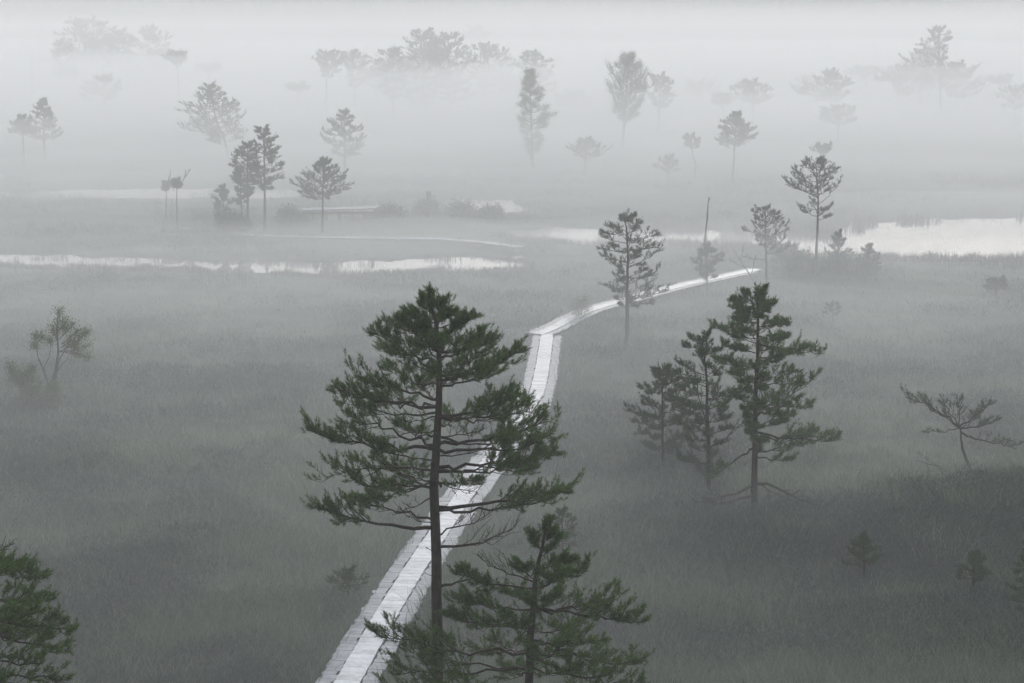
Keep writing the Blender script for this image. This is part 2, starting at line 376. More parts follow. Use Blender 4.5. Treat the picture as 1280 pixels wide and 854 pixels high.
def second():
    Y = 22.0; X = P(658, 900, Y)[0]; base = np.array([X, Y, gz(X, Y)-.1]); T = Tree(base, 8)
    T.trunk(trunk_px(T, Y, [(661,854),(664,790),(668,740),(674,700),(684,655)], base), .07, .010)
    d = dict
    R = [(672,712,716,700,.1,d(r0=.012,ns=10)),(674,700,700,672,0,d(r0=.008,ns=7,t0=.2)),(676,690,664,668,.2,d(r0=.008,ns=5,t0=.2)),
     (670,735,735,706,.5,d(r0=.014,ns=9)),(668,760,806,778,-.2,d(r0=.022,t0=.35,ns=18,l2=.3,bow=.05)),(668,765,770,748,.6,d(r0=.02,ns=13,dens=.9)),
     (664,800,800,830,.5,d(r0=.022,ns=15,l2=.32)),(663,820,812,858,-.2,d(r0=.02,ns=15,l2=.32)),(664,800,745,800,-1.1,d(r0=.02,ns=12)),
     (672,728,600,700,.2,d(r0=.014,bare=True,ns=10,t0=.3,l2=.5,up=.5)),(670,735,568,718,-.1,d(r0=.016,ns=13,t0=.4,l2=.38)),
     (668,762,575,752,.5,d(r0=.018,ns=13,t0=.4)),(666,780,560,770,-.7,d(r0=.02,ns=13,t0=.4)),
     (663,815,466,797,-.3,d(r0=.026,t0=.45,ns=18,l2=.3,bow=.08)),(663,835,500,835,.4,d(r0=.022,t0=.4,ns=14)),(663,838,520,815,.8,d(r0=.022,t0=.5,ns=12)),
     (662,860,540,862,-1.0,d(r0=.022,ns=13)),(662,870,780,872,.7,d(r0=.022,ns=13)),(662,880,480,868,0,d(r0=.022,ns=13)),
     (672,725,650,705,-.6,d(r0=.012,ns=8)),(670,735,700,720,-.7,d(r0=.012,ns=10)),(668,750,640,742,1.0,d(r0=.014,ns=10)),(668,755,690,752,-1.2,d(r0=.014,ns=11)),
     (666,780,620,775,-1.2,d(r0=.016,ns=11)),(666,785,720,780,1.2,d(r0=.016,ns=11)),(664,810,610,812,1.2,d(r0=.016,ns=11)),(664,820,690,815,-1.4,d(r0=.016,ns=11)),
     (664,835,720,838,-1.0,d(r0=.016,ns=11)),(664,840,640,835,1.3,d(r0=.016,ns=10)),(680,672,686,652,0,d(r0=.008,t0=.1,ns=7,l2=.5)),(678,680,692,665,.1,d(r0=.006,ns=4))]
    px_limbs(T, Y, R, .95, ts=.095, nt=4, t0=.3)
    T.build('pine_tree', 'bushy young pine at the bottom edge, overlapping the trunk of the tallest pine', group='foreground pines', nn=32, w=.0066, nl=.60)
second()

def corner():
    Y = 19.0; X = P(-55, 900, Y)[0]; base = np.array([X, Y, gz(X, Y)-.1]); T = Tree(base, 21)
    T.trunk(trunk_px(T, Y, [(-55,900),(-52,760),(-50,710),(-46,660)], base), .08, .012)
    d = dict
    R = [(-52,700,58,722,-.1,d(r0=.016,ns=13,t0=.3,l2=.36)),(-52,705,30,706,.5,d(r0=.014,ns=10)),(-50,700,22,680,.1,d(r0=.012,ns=8,bare=True,up=.6)),
     (-50,740,60,750,.5,d(r0=.02,ns=13)),(-50,760,98,786,-.1,d(r0=.022,ns=18,l2=.34)),(-50,780,92,808,.6,d(r0=.022,ns=15)),(-50,765,40,765,-.9,d(r0=.02,ns=13)),
     (-52,810,60,830,-.6,d(r0=.02,ns=12,dens=.7)),(-52,830,96,850,.1,d(r0=.02,ns=11,dens=.5,t0=.5)),(-52,850,60,868,.4,d(r0=.02,ns=11,dens=.8)),
     (-50,780,30,800,1.2,d(r0=.02,ns=12)),(-50,700,-150,700,.2,d(r0=.02,ns=12)),(-50,770,-190,775,0,d(r0=.02,ns=13)),(-50,730,-130,740,-.7,d(r0=.02,ns=10)),
     (-48,690,-15,680,.2,d(r0=.01,ns=7)),(-48,690,-90,685,-.2,d(r0=.01,ns=7)),(-46,675,-44,655,0,d(r0=.01,ns=7,t0=.1)),(-50,720,10,715,-.7,d(r0=.015,ns=10)),(-52,845,10,850,-1.,d(r0=.015,ns=10))]
    px_limbs(T, Y, R, .90, ts=.09, nt=3, t0=.3)
    T.build('pine_tree', 'dark pine cut off by the left edge, branches in the bottom left corner', group='foreground pines', nn=32, w=.0066, nl=.60)
corner()

# ------------------------------------------------------------ the trees between 38 m and 75 m
def mid(label, bx, by, trunkpts, prof, n, seed, r0=.06, ts=.1, nn=10, w=.014, kw=None, leafm='needle', bark='bark', k_up=.35, extra=(), cat='tree', group=None, name='pine_tree', sink=.1, leaf=False):
    X, Y = G(bx, by); base = np.array([X, Y, gz(X, Y)-sink]); T = Tree(base, seed)
    T.trunk([base]+[P(x, y, Y) for x, y in trunkpts], r0, max(.008, r0*.16))
    kk = dict(ts=ts, nt=3, ns=8, rt=.3/PXM(Y)); kk.update(kw or {})
    if n: auto(T, Y, prof, n, trunkpts[-1][0], k_up, kk)
    if n:
        tp = T.tpts[-1]; T.limb(T.tpts[-4], tp+np.array([0, 0, .02]), .01, **dict(kk, t0=.1, l2=.6))
    for (x0, y0, x1, y1, dy, o) in extra:
        T.limb(T.at_z(P(x0, y0, Y)[2]), P(x1, y1, Y+dy), **dict(kk, **o))
    return T.build(name, label, cat, group, nn=nn, w=w, leafm=leafm, bark=bark, leaf=leaf, nl=.75)
d = dict
mid('dark pine with layered crown, tallest of the three pines right of the path', 943, 642, [(943,600),(944,540),(946,470),(948,410),(947,370)],
    [(362,925,965),(380,905,985),(400,915,985),(412,885,1018),(430,900,1005),(445,890,1025),(470,905,1020),(500,905,1022),(520,925,1015),(545,935,1044),(555,950,1020)], 34, 31, .085, .11, 12, .013,
    kw=d(t0=.3, ns=10, nt=3, l2=.36), group='three pines right of the boardwalk', extra=[
    (946,415,890,408,.2,d(r0=.02)),(946,430,1026,440,.1,d(r0=.02,t0=.4)),(946,540,1045,548,0,d(r0=.03,t0=.45,ns=14,l2=.3)),(946,520,1018,470,.4,d(r0=.02)),
    (946,470,898,510,0,d(r0=.02,dens=.5)),(943,604,866,630,-.5,d(r0=.045,bare=True,ns=7,t0=.4,l2=.3,rt=.010)),(943,614,852,640,-.9,d(r0=.04,bare=True,ns=7,l2=.3,rt=.010)),
    (944,560,890,598,.2,d(r0=.03,t0=.6,bow=-.05)),(943,604,1030,640,-.9,d(r0=.04,bare=True,ns=7,bow=-.12,l2=.3,rt=.010)),(944,600,985,625,.3,d(r0=.02,bare=True,ns=6)),(945,570,990,575,-.3,d(r0=.02,dens=.5))])
mid('thinner pine with open crown, middle of the three pines right of the path', 886, 625, [(886,580),(884,520),(883,470),(878,428)],
    [(418,850,900),(430,842,912),(450,840,925),(475,832,928),(500,832,924),(540,840,918),(570,845,908),(585,858,895)], 26, 32, .06, .1, 10, .012,
    kw=d(t0=.3, ns=8, nt=3, l2=.4, dens=.75), leafm='needle_dull', group='three pines right of the boardwalk', extra=[
    (884,540,868,470,.1,d(r0=.02,bare=True,ns=5)),(884,560,940,520,.2,d(r0=.02,bare=True,ns=6)),(884,580,850,575,0,d(r0=.02,ns=8)),(884,500,930,490,.3,d(r0=.015,ns=8))])
mid('shortest pine at the left side of the three pines right of the path', 829, 598, [(829,560),(828,520),(829,462)],
    [(462,812,850),(475,798,862),(500,790,872),(520,784,872),(545,798,868),(560,806,858)], 24, 33, .05, .1, 10, .013,
    kw=d(t0=.25, ns=8, nt=3, l2=.42, dens=.8), leafm='needle_dull', group='three pines right of the boardwalk')
mid('small crooked pine with flat spreading crown on the dark heath at the right', 1217, 604, [(1212,585),(1203,560),(1201,545),(1199,530)],
    [(497,1150,1245),(520,1150,1250),(530,1160,1260)], 0, 34, .05, extra=[
    (1200,533,1134,498,.1,d(r0=.035,t0=.35,ns=12,dens=.55,bow=-.12)),(1200,535,1160,505,.5,d(r0=.02,ns=8,dens=.5)),(1201,540,1272,556,.1,d(r0=.03,t0=.3,ns=12,dens=.5,bow=.12,l2=.3)),
    (1200,533,1238,505,.2,d(r0=.025,t0=.25,ns=10,dens=.6)),(1200,533,1200,498,.1,d(r0=.02,ns=9,dens=.55)),(1200,535,1248,525,-.4,d(r0=.025,t0=.3,ns=10,dens=.5)),
    (1200,535,1180,500,-.4,d(r0=.02,ns=8,dens=.5)),(1200,535,1155,540,.2,d(r0=.015,ns=6,dens=.4,bow=.1)),(1201,538,1225,515,.7,d(r0=.02,ns=8,dens=.5))],
    kw=d(ts=.09, rt=.006), nn=9, w=.012, leafm='needle_dull')
mid('fallen grey dead branch leaning out of the heath beside the crooked pine', 1195, 606, [(1186,592),(1175,583),(1160,580),(1143,575)], [], 0, 35, .02,
    extra=[(1178,586,1140,588,.1,d(r0=.01,bare=True,ns=6)),(1170,583,1150,567,.1,d(r0=.01,bare=True,ns=5))], bark='grey_bark', name='dead_branch', cat='branch', kw=d(rt=.005))
mid('bushy open pine where the boardwalk curves, its trunk standing in mist', 783, 436, [(784,400),(784,360),(785,320),(782,274)],
    [(272,762,802),(285,750,818),(300,742,826),(320,748,834),(335,756,826),(352,750,838),(370,762,842),(378,770,815)], 24, 36, .085, .12, 8, .017,
    kw=d(t0=.35, ns=7, nt=3, l2=.42, dens=.6), leafm='needle_dull', extra=[(785,375,834,362,0,d(r0=.03)),(785,372,815,380,.3,d(r0=.02)),(785,335,826,312,0,d(r0=.02))])
mid('bare dead trunk like a pole rising above the small pine by the water', 884, 352, [(881,305),(884,270),(886,246)], [], 0, 37, .07, bark='grey_bark', name='dead_tree', cat='dead tree',
    extra=[(884,252,888,246,0,d(r0=.03,bare=True,ns=1,l2=.2)),(882,300,877,296,0,d(r0=.02,bare=True,ns=1,l2=.2))], kw=d(rt=.01))
mid('small dense pine in front of the bare pole trunk', 884, 368, [(884,345),(884,312)],
    [(308,876,892),(318,866,904),(330,864,908),(345,870,900)], 14, 38, .05, .13, 7, .018, kw=d(t0=.3, ns=6, nt=3), leafm='needle_dull')
mid('rounded slim pine standing between the bare pole and the tall pond side pine', 958, 362, [(958,330),(957,300),(956,264)],
    [(260,945,970),(270,930,982),(285,925,988),(296,935,985),(305,945,975)], 18, 39, .06, .11, 7, .018, kw=d(t0=.35, ns=6, nt=3, l2=.42, dens=.6), k_up=.6, leafm='needle_dull',
    extra=[(957,318,985,310,0,d(r0=.02,ns=5)),(957,325,930,320,0,d(r0=.02,bare=True))])
mid('tallest pine beside the bright pond, two tiered crown on a bare trunk', 1019, 356, [(1020,320),(1022,280),(1023,250),(1020,204)],
    [(200,1000,1035),(208,985,1048),(220,974,1054),(230,976,1050),(236,995,1040)], 17, 40, .075, .12, 7, .019, kw=d(t0=.45, ns=7, nt=3, l2=.42, dens=.6), k_up=.75, leafm='needle_dull',
    extra=[(1022,262,1000,258,0,d(r0=.02)),(1022,270,1040,256,0,d(r0=.02)),(1022,275,1038,270,.4,d(r0=.02)),(1022,270,1004,264,-.6,d(r0=.02)),(1022,268,1015,250,.5,d(r0=.02)),(1022,272,1030,262,-.7,d(r0=.02))])
mid('young upright pine on the mound just right of the tall pond side pine', 1046, 354, [(1047,325),(1048,296)],
    [(292,1043,1053),(303,1035,1060),(315,1030,1068),(330,1026,1076),(342,1028,1070)], 18, 41, .045, .12, 7, .018, kw=d(t0=.25, ns=6, nt=3, dens=.8), k_up=.8, leafm='needle_dull')
mid('small pine at the right end of the mound beside the bright pond', 1086, 356, [(1087,335),(1086,310)],
    [(308,1082,1092),(320,1074,1102),(335,1070,1104),(342,1074,1100)], 14, 42, .04, .11, 7, .018, kw=d(t0=.25, ns=6, nt=3, dens=.8), k_up=.7, leafm='needle_dull')
mid('low spreading bush pine behind the rounded slim pine near the pond', 985, 340, [(984,325),(982,308)],
    [(306,965,998),(315,960,1008),(328,962,1010)], 12, 43, .04, .15, 8, .02, kw=d(t0=.3, ns=6, nt=3, dens=.6), leafm='needle_dull')
mid('thin leaning dead tree left of the rounded slim pine', 948, 362, [(938,345),(925,325),(916,310)], [], 0, 44, .03, bark='grey_bark', name='dead_tree', cat='dead tree',
    extra=[(938,345,945,320,0,d(r0=.02,bare=True,ns=5)),(930,335,912,325,0,d(r0=.02,bare=True,ns=5)),(924,325,930,306,0,d(r0=.015,bare=True,ns=5))], kw=d(rt=.01))
mid('faint leafy bush beside the boardwalk bend', 727, 402, [(727,385),(725,376)], [(373,715,735),(382,708,742),(392,712,740)], 9, 45, .02, .14, 7, .03, name='bush', cat='bush', leafm='leaf', leaf=True, kw=d(ns=5, nt=2, t0=.2), bark='grey_bark')
mid('small bare bush standing alone below the mound by the pond', 1040, 412, [(1041,395),(1040,380)], [(380,1030,1050),(392,1026,1055)], 7, 46, .02, .1, 5, .02, name='bush', cat='bush', kw=d(ns=5, nt=2, dens=.25), leafm='needle_dull', bark='grey_bark')
mid('low faint bush in the mist near the right edge', 1245, 374, [(1245,360),(1245,352)], [(350,1236,1256),(360,1230,1262)], 9, 47, .02, .14, 7, .03, name='bush', cat='bush', kw=d(ns=5, nt=2), leafm='needle_dull')
# saplings
mid('faint flat topped sapling left of the near boardwalk', 437, 768, [(436,745),(435,722)], [(712,425,445),(722,408,462),(734,404,468)], 11, 48, .022, .09, 8, .011, name='pine_sapling', cat='sapling', kw=d(ns=5, nt=2, dens=.5), leafm='needle_dull', k_up=.15)
mid('thin pine sapling half hidden behind the bushy young foreground pine', 703, 712, [(703,680),(703,642)], [(640,697,709),(655,688,722),(672,686,726),(685,690,720)], 13, 49, .022, .09, 8, .011, name='pine_sapling', cat='sapling', kw=d(ns=5, nt=3, dens=.4), leafm='needle_dull', k_up=.2)
mid('small green pine sapling in the heath, leftmost of three at the lower right', 1080, 735, [(1080,705),(1079,678)], [(672,1073,1085),(685,1060,1098),(705,1055,1104)], 12, 50, .03, .1, 8, .013, name='pine_sapling', cat='sapling', kw=d(ns=5, nt=3, dens=.4), leafm='needle_dull', group='saplings in the heath')
mid('small green pine sapling in the heath, middle one of three at the lower right', 1216, 755, [(1217,725),(1218,700)], [(694,1212,1224),(705,1202,1236),(725,1192,1240)], 12, 51, .03, .1, 8, .013, name='pine_sapling', cat='sapling', kw=d(ns=5, nt=3, dens=.4), leafm='needle_dull', group='saplings in the heath')
mid('pine sapling cut by the right edge above the heath', 1290, 790, [(1290,740),(1290,682)], [(678,1280,1300),(710,1268,1315),(745,1255,1325),(770,1260,1320)], 18, 52, .035, .1, 8, .013, name='pine_sapling', cat='sapling', kw=d(ns=5, nt=3, dens=.4), leafm='needle_dull', group='saplings in the heath')

# ------------------------------------------------------------ birch and shrub at the left
def birch():
    X, Y = G(64, 508); base = np.array([X, Y, gz(X, Y)-.1]); T = Tree(base, 60)
    def stem(pts, r):
        q = [base]+[P(x, y, Y+dy) for x, y, dy in pts]; T.tube(q, [r*(1-.75*i/(len(q)-1)) for i in range(len(q))], 't', 6)
    stem([(64,482,0),(70,460,0),(73,440,.1),(71,412,0),(73,388,.1)], .05)
    stem([(60,480,.1),(54,462,.1),(47,445,0),(45,425,0)], .035)
    stem([(55,460,.1),(62,445,0),(64,428,.1)], .02)
    stem([(68,470,.1),(78,455,.2),(86,448,.1)], .025); stem([(74,450,0),(86,430,.1),(95,420,0)], .025)
    T.at_z = lambda z: base
    for x0, y0, x1, y1, r in [(72,420,75,386,.01),(72,425,92,405,.012),(74,440,105,418,.012),(74,440,112,432,.012),(72,430,66,408,.01),(80,440,100,442,.01),(76,430,100,412,.01),(72,415,84,400,.01),
            (86,440,112,448,.008),(82,435,96,430,.01),(46,430,44,418,.008),(46,430,54,420,.008),(46,435,42,432,.008),(64,432,62,424,.006),(72,412,80,410,.01),(76,435,88,425,.01),(95,420,110,415,.01)]:
        for dy in (-.15, .2): T.limb(P(x0, y0, Y), P(x1, y1, Y+dy), r, t0=.35, ns=5, nt=2, l2=.32, ts=.09, rt=.007, up=.15, dens=.62)
    T.build('birch_tree', 'slender forked birch with a small leafy top in the left mist', nn=5, w=.034, leafm='leaf', bark='grey_bark', leaf=True)
birch()
def shrub(label, px, py, profile, n, seed, ts=.10, w=.04, leafm='leaf', dens=.85):
    X, Y = G(px, py); base = np.array([X, Y, gz(X, Y)-.05]); T = Tree(base, seed)
    T.tube([base, base+np.array([0, 0, .25])], [.03, .025], 't', 6); R = T.r
    for i in range(n):
        yy, xl, xr = profile[i % len(profile)]
        tip = P(R.uniform(xl, xr), yy+R.uniform(-4, 4), Y+R.uniform(-.5, .5))
        T.limb(base+np.array([0, 0, .1]), tip, .015, t0=.35, ns=7, nt=3, l2=.35, ts=ts, rt=.007, up=.4, dens=dens, bow=.02)
    T.build('shrub', label, 'shrub', nn=6, w=w, leafm=leafm, bark='grey_bark', leaf=True)
shrub('low leafy shrub left of the forked birch', 36, 515, [(462,10,22),(466,28,38),(480,12,50),(492,12,50),(500,15,45)], 12, 61)
shrub('low leafy shrub right at the foot of the forked birch', 60, 516, [(486,50,72),(495,60,78),(503,62,82)], 9, 62)

# ------------------------------------------------------------ the trees in the far mist
FAR = [ # label, base px, top x, top y, crown profile, limbs, options
 ('tall pine with ragged top, rightmost of the cluster beyond the left pools', (331,292), (330,163), [(160,322,336),(172,312,345),(190,305,358),(208,300,358),(222,318,350),(232,322,345)], 26, {}),
 ('pine with lopsided crown, close left of the ragged topped pine', (310,291), (309,182), [(180,304,316),(195,290,325),(210,288,326),(225,292,325),(240,300,318)], 20, {}),
 ('smaller thin pine between the ragged topped pine and the small bush pine', (303,290), (300,215), [(212,296,306),(225,290,314),(240,296,318),(252,290,312)], 14, {}),
 ('small pine with bushy foot at the left side of the cluster beyond the left pools', (281,286), (278,238), [(235,274,282),(245,266,286),(256,264,292),(268,272,300),(278,270,305)], 18, {}),
 ('small single pine with wide lopsided crown, right of the left cluster', (403,295), (404,206), [(201,398,412),(212,390,424),(225,378,434),(234,368,438),(244,374,425)], 24, {}),
 ('dense crowned pine behind the lopsided small pine', (431,222), (430,142), [(140,425,436),(150,410,448),(165,406,450),(180,408,460),(192,414,450)], 22, {}),
 ('wide pine with leaning trunk and broad two part crown', (288,205), (262,112), [(108,250,270),(122,238,290),(135,228,300),(148,222,306),(160,228,305),(172,270,300)], 30, dict(trunk=[(284,190),(280,172),(270,150)])),
 ('ghostly wide pine at the far left with tiered crown', (56,205), (54,130), [(126,50,60),(140,42,62),(152,20,70),(162,14,80),(170,20,74)], 20, {}),
 ('ghostly low pine left of the tiered far left pine', (30,208), (28,148), [(146,24,34),(156,16,42),(166,14,46)], 12, {}),
 ('slim umbrella pine alone with a tiny flat crown in the upper left mist', (224,140), (222,70), [(66,214,228),(72,210,233),(77,214,230)], 9, {}),
 ('umbrella pine with flat crown, left one of the joined pair', (408,150), (408,72), [(66,400,418),(74,394,428),(84,402,420)], 12, {}),
 ('umbrella pine with drooping crown, right one of the joined pair', (444,145), (440,72), [(68,424,446),(76,420,458),(86,432,462),(96,436,458)], 14, {}),
 ('big far pine at the left end of the hazy central grove', (492,152), (490,68), [(64,478,500),(76,474,512),(92,470,520),(108,478,512)], 18, {}),
 ('tallest far pine in the hazy central grove', (528,150), (530,42), [(40,520,540),(52,512,546),(64,498,548),(84,494,550),(104,500,545),(118,505,540)], 26, {}),
 ('broad far pine right of the tallest in the hazy central grove', (562,150), (560,48), [(45,550,572),(58,542,580),(76,540,586),(96,546,590),(112,550,588)], 24, {}),
 ('far pine with spreading dome crown at the right end of the grove', (600,140), (606,60), [(57,598,612),(70,586,630),(84,585,640),(96,590,638),(106,600,642)], 20, {}),
 ('pale pine crown behind the columnar birch', (674,150), (668,70), [(67,655,672),(78,650,686),(90,656,684),(104,660,688)], 15, {}),
 ('tall columnar birch with light leaves in the centre of the far mist', (666,212), (662,92), [(90,656,668),(104,656,672),(120,652,684),(140,650,692),(156,648,688),(172,655,680),(186,660,674)], 34, dict(leaf=True)),
 ('small flat pine alone right of the columnar birch', (731,222), (733,176), [(174,726,740),(182,714,752),(190,712,764),(195,720,750)], 14, {}),
 ('large pale birch with upswept feathery crown', (778,192), (785,74), [(70,774,796),(82,764,806),(100,760,810),(118,762,808),(134,762,800),(145,768,795)], 32, dict(leaf=True, up=.9)),
 ('pine with layered crown right beside the feathery birch', (824,170), (824,98), [(95,814,832),(106,810,842),(118,812,850),(130,816,846)], 16, {}),
 ('small bent pine with a tiny crown between two far pines', (869,224), (864,172), [(169,856,870),(176,850,876),(184,858,874)], 9, dict(trunk=[(870,205),(866,195)])),
 ('clear T shaped pine with thick top in the right far mist', (916,228), (920,146), [(143,914,926),(154,904,934),(165,896,944),(173,884,942),(178,890,930)], 24, {}),
 ('tiny faint crown behind the tall pond side pine', (1030,235), (1030,184), [(181,1020,1038),(190,1017,1040)], 8, {}),
 ('very faint low tree in the mist between bent pine and small flat pine', (836,232), (836,198), [(196,826,846),(206,820,850),(214,824,848)], 9, {}),
 ('faint broad pine at the left of the right far grove', (942,165), (940,106), [(102,932,948),(114,920,958),(126,925,958)], 14, {}),
 ('faint thin pine left of the right far grove', (905,165), (903,122), [(119,896,910),(128,890,916)], 8, {}),
 ('far pine with pointed top over a low wide pine', (1040,160), (1037,92), [(89,1030,1044),(100,1022,1056),(112,1006,1060),(124,1018,1052)], 16, {}),
 ('low wide pine beneath the pointed far pine', (1048,185), (1048,136), [(134,1036,1062),(142,1022,1076),(152,1028,1074)], 14, {}),
 ('thin umbrella pine, left one of the right far grove', (1083,140), (1083,88), [(85,1070,1092),(92,1064,1098)], 10, {}),
 ('wide arching pine in the middle of the right far grove', (1125,148), (1120,90), [(86,1100,1138),(94,1092,1150),(104,1120,1155),(114,1128,1152)], 18, {}),
 ('tall faint pine with a tufted top above the right far grove', (1176,150), (1174,38), [(36,1164,1184),(46,1162,1188),(60,1150,1180),(76,1140,1182),(90,1146,1180)], 18, {}),
 ('broad faint pine at the right end of the right far grove', (1196,150), (1196,84), [(81,1188,1206),(92,1178,1220),(106,1180,1226),(118,1186,1218)], 18, {}),
 ('faint tree left of the tall tufted pine', (1150,140), (1150,68), [(65,1142,1160),(76,1134,1166),(88,1130,1168)], 12, {}),
 ('small faint crown right of the right far grove', (1254,150), (1252,98), [(96,1244,1260),(104,1240,1262)], 7, {}),
 ('tallest ghostly pine in the upper left grove', (108,120), (106,30), [(27,90,122),(36,84,130),(48,80,132),(62,84,125)], 16, {}),
 ('ghostly pine left of the upper left grove', (76,125), (74,54), [(52,68,82),(62,70,88),(72,66,90)], 9, {}),
 ('ghostly pine in the middle of the upper left grove', (148,120), (148,42), [(40,138,158),(52,130,164),(66,134,162)], 12, {}),
 ('ghostly pine with a crest at the right of the upper left grove', (186,118), (185,38), [(36,174,196),(46,164,204),(58,158,208),(68,166,202)], 13, {}),
 ('very faint tree below the upper left grove', (130,150), (130,98), [(96,120,138),(108,112,148),(122,108,146)], 10, {}),
 ('very faint tree at the left below the upper left grove', (82,130), (82,88), [(86,74,92),(96,72,94)], 8, {}),
 ('faint small crown right of the slim umbrella pine', (262,132), (260,84), [(82,250,270),(88,248,272)], 7, {}),
 ('tall pale tree ghost above the hazy central grove', (596,95), (594,36), [(34,584,604),(44,582,608),(54,586,604)], 9, {}),
 ('pale pine filling the gap in the middle of the hazy central grove', (545,140), (545,66), [(64,530,560),(78,524,568),(96,522,572),(110,530,566)], 16, {}),
 ('pale pine low behind the left end of the hazy central grove', (512,135), (512,76), [(74,500,524),(90,494,530),(106,498,526)], 12, {}),
 ('pale low pine right of the hazy central grove below the dome crown', (645,140), (645,96), [(94,630,660),(106,626,664),(116,632,660)], 10, {}),
 ('faint low tree between the columnar birch and the feathery birch', (715,150), (715,118), [(116,700,730),(124,694,736),(132,700,728)], 9, {}),
 ('ghostly pine between the layered pine and the far right grove, low crown', (875,140), (875,104), [(102,864,886),(112,860,892),(122,864,888)], 8, {}),
 ('ghostly tree just left of the pointed far pine', (1010,140), (1010,98), [(96,1000,1020),(106,994,1024),(118,998,1020)], 9, {}),
 ('broad ghost of a tree between the arching pine and the tall tufted pine', (1160,135), (1160,84), [(82,1146,1172),(96,1140,1180),(110,1146,1176)], 12, {}),
 ('faint ghost tree low at the right edge of the far mist', (1268,160), (1268,112), [(110,1256,1280),(122,1250,1286),(134,1256,1280)], 9, {}),
 ('ghostly crown joining two pines of the upper left grove', (128,118), (128,52), [(50,116,140),(62,110,146),(74,114,142)], 10, {}),
 ('ghostly low crown at the right foot of the upper left grove', (205,118), (205,66), [(64,196,214),(74,192,218),(84,196,214)], 8, {}),
 ('pale hazy tree between the umbrella pair and the central grove', (470,140), (470,88), [(86,460,478),(98,456,482),(110,460,478)], 8, {}),
 ('pale crown low left of the umbrella pair', (372,150), (372,108), [(106,364,380),(112,360,384)], 6, {}),
 ('far bare pole like trunk in the upper left mist', (40,135), (40,62), [], 0, dict(dead=True)),
]
for i, (label, (bx, by), (tx, ty), prof, n, o) in enumerate(FAR):
    cx_ = tx; wf = 1.45 if by <= 165 else 1.12; n = int(n*(1.35 if by <= 165 else 1)); prof = [(p[0], cx_+(p[1]-cx_)*wf, cx_+(p[2]-cx_)*wf) for p in prof]; prof += [(prof[-1][0]+10, prof[-1][1]+3, prof[-1][2]-3)] if by <= 165 and by-ty > 70 and prof else []
    X, Y = G(bx, by); sc = PXM(Y); leaf = o.get('leaf', False)
    tr = o.get('trunk', [(bx*.6+tx*.4, by*.6+ty*.4)])+[(tx, ty+2)]
    r0 = 2.1/sc*.9*(.5+.5*min(1, (by-ty)/110))
    name = 'birch_tree' if leaf else 'dead_tree' if o.get('dead') else 'pine_tree'
    small = by-ty < 60
    mid(label, bx, by, tr, prof, n, 100+i, r0=r0, ts=2.9/sc*(1.0 if not leaf else .8), nn=8, w=(.6 if not leaf else .9)/sc*1.05, name=name,
        kw=dict(t0=.2 if not leaf else .25, ns=6, nt=2 if small else 3, l2=.58, up=o.get('up', .25), rt=.3/sc, dens=.8), k_up=.3 if not o.get('up') else 1.2,
        leafm='leaf' if leaf else 'needle_dull', cat='tree' if not o.get('dead') else 'dead tree', group='trees in the far mist', leaf=leaf)
for k, (px, top, lab) in enumerate([(207,228,'thin dead stem with a drooping tuft, left one of the leaning pair'), (220,226,'thin dead stem with a drooping tuft, right one of the leaning pair')]):
    mid(lab, px+2*k, 276+k*12, [(px+1, 255), (px+1, top+4)], [(top,px-3,px+4),(top+8,px-5,px+7)], 5, 200+k, r0=.05, ts=.2, nn=6, w=.04, kw=dict(ns=4, nt=2, rt=.015),
        leafm='needle_dull', name='dead_tree', cat='dead tree', group='thin dead stems', extra=[(px,top+8,px+6+12*k,top-14,0,dict(r0=.02,bare=True,ns=4))])
for px, py, pr, lab, sd in [(530,268,[(262,520,545),(258,526,540)],'dark low bush on the bank left of the small pond',1),(575,275,[(268,560,590),(264,566,584)],'low bush on the bank below the small pond',2),
        (490,279,[(270,475,505),(266,482,500)],'round low bush right of the wooden jetty',3),(612,278,[(271,600,630),(268,606,622)],'low bush at the right end of the far bank',4),(365,282,[(272,352,380)],'faint low bush in front of the jetty, left end',5),
        (1032,352,[(338,1018,1045),(342,1014,1050)],'low dark bush at the foot of the tall pond side pine',6),(1068,352,[(338,1056,1082),(342,1052,1088)],'low dark bush on the mound between the two small pond side pines',7),
        (292,292,[(276,278,306),(282,276,310)],'low bush at the foot of the left cluster of pines',9),(1000,350,[(334,990,1012),(340,986,1014)],'low bush between the rounded slim pine and the tall pond side pine',10)]:
    shrub(lab, px, py, pr, 12, 300+sd, ts=.25, w=.12, leafm='needle_dull', dens=.9)

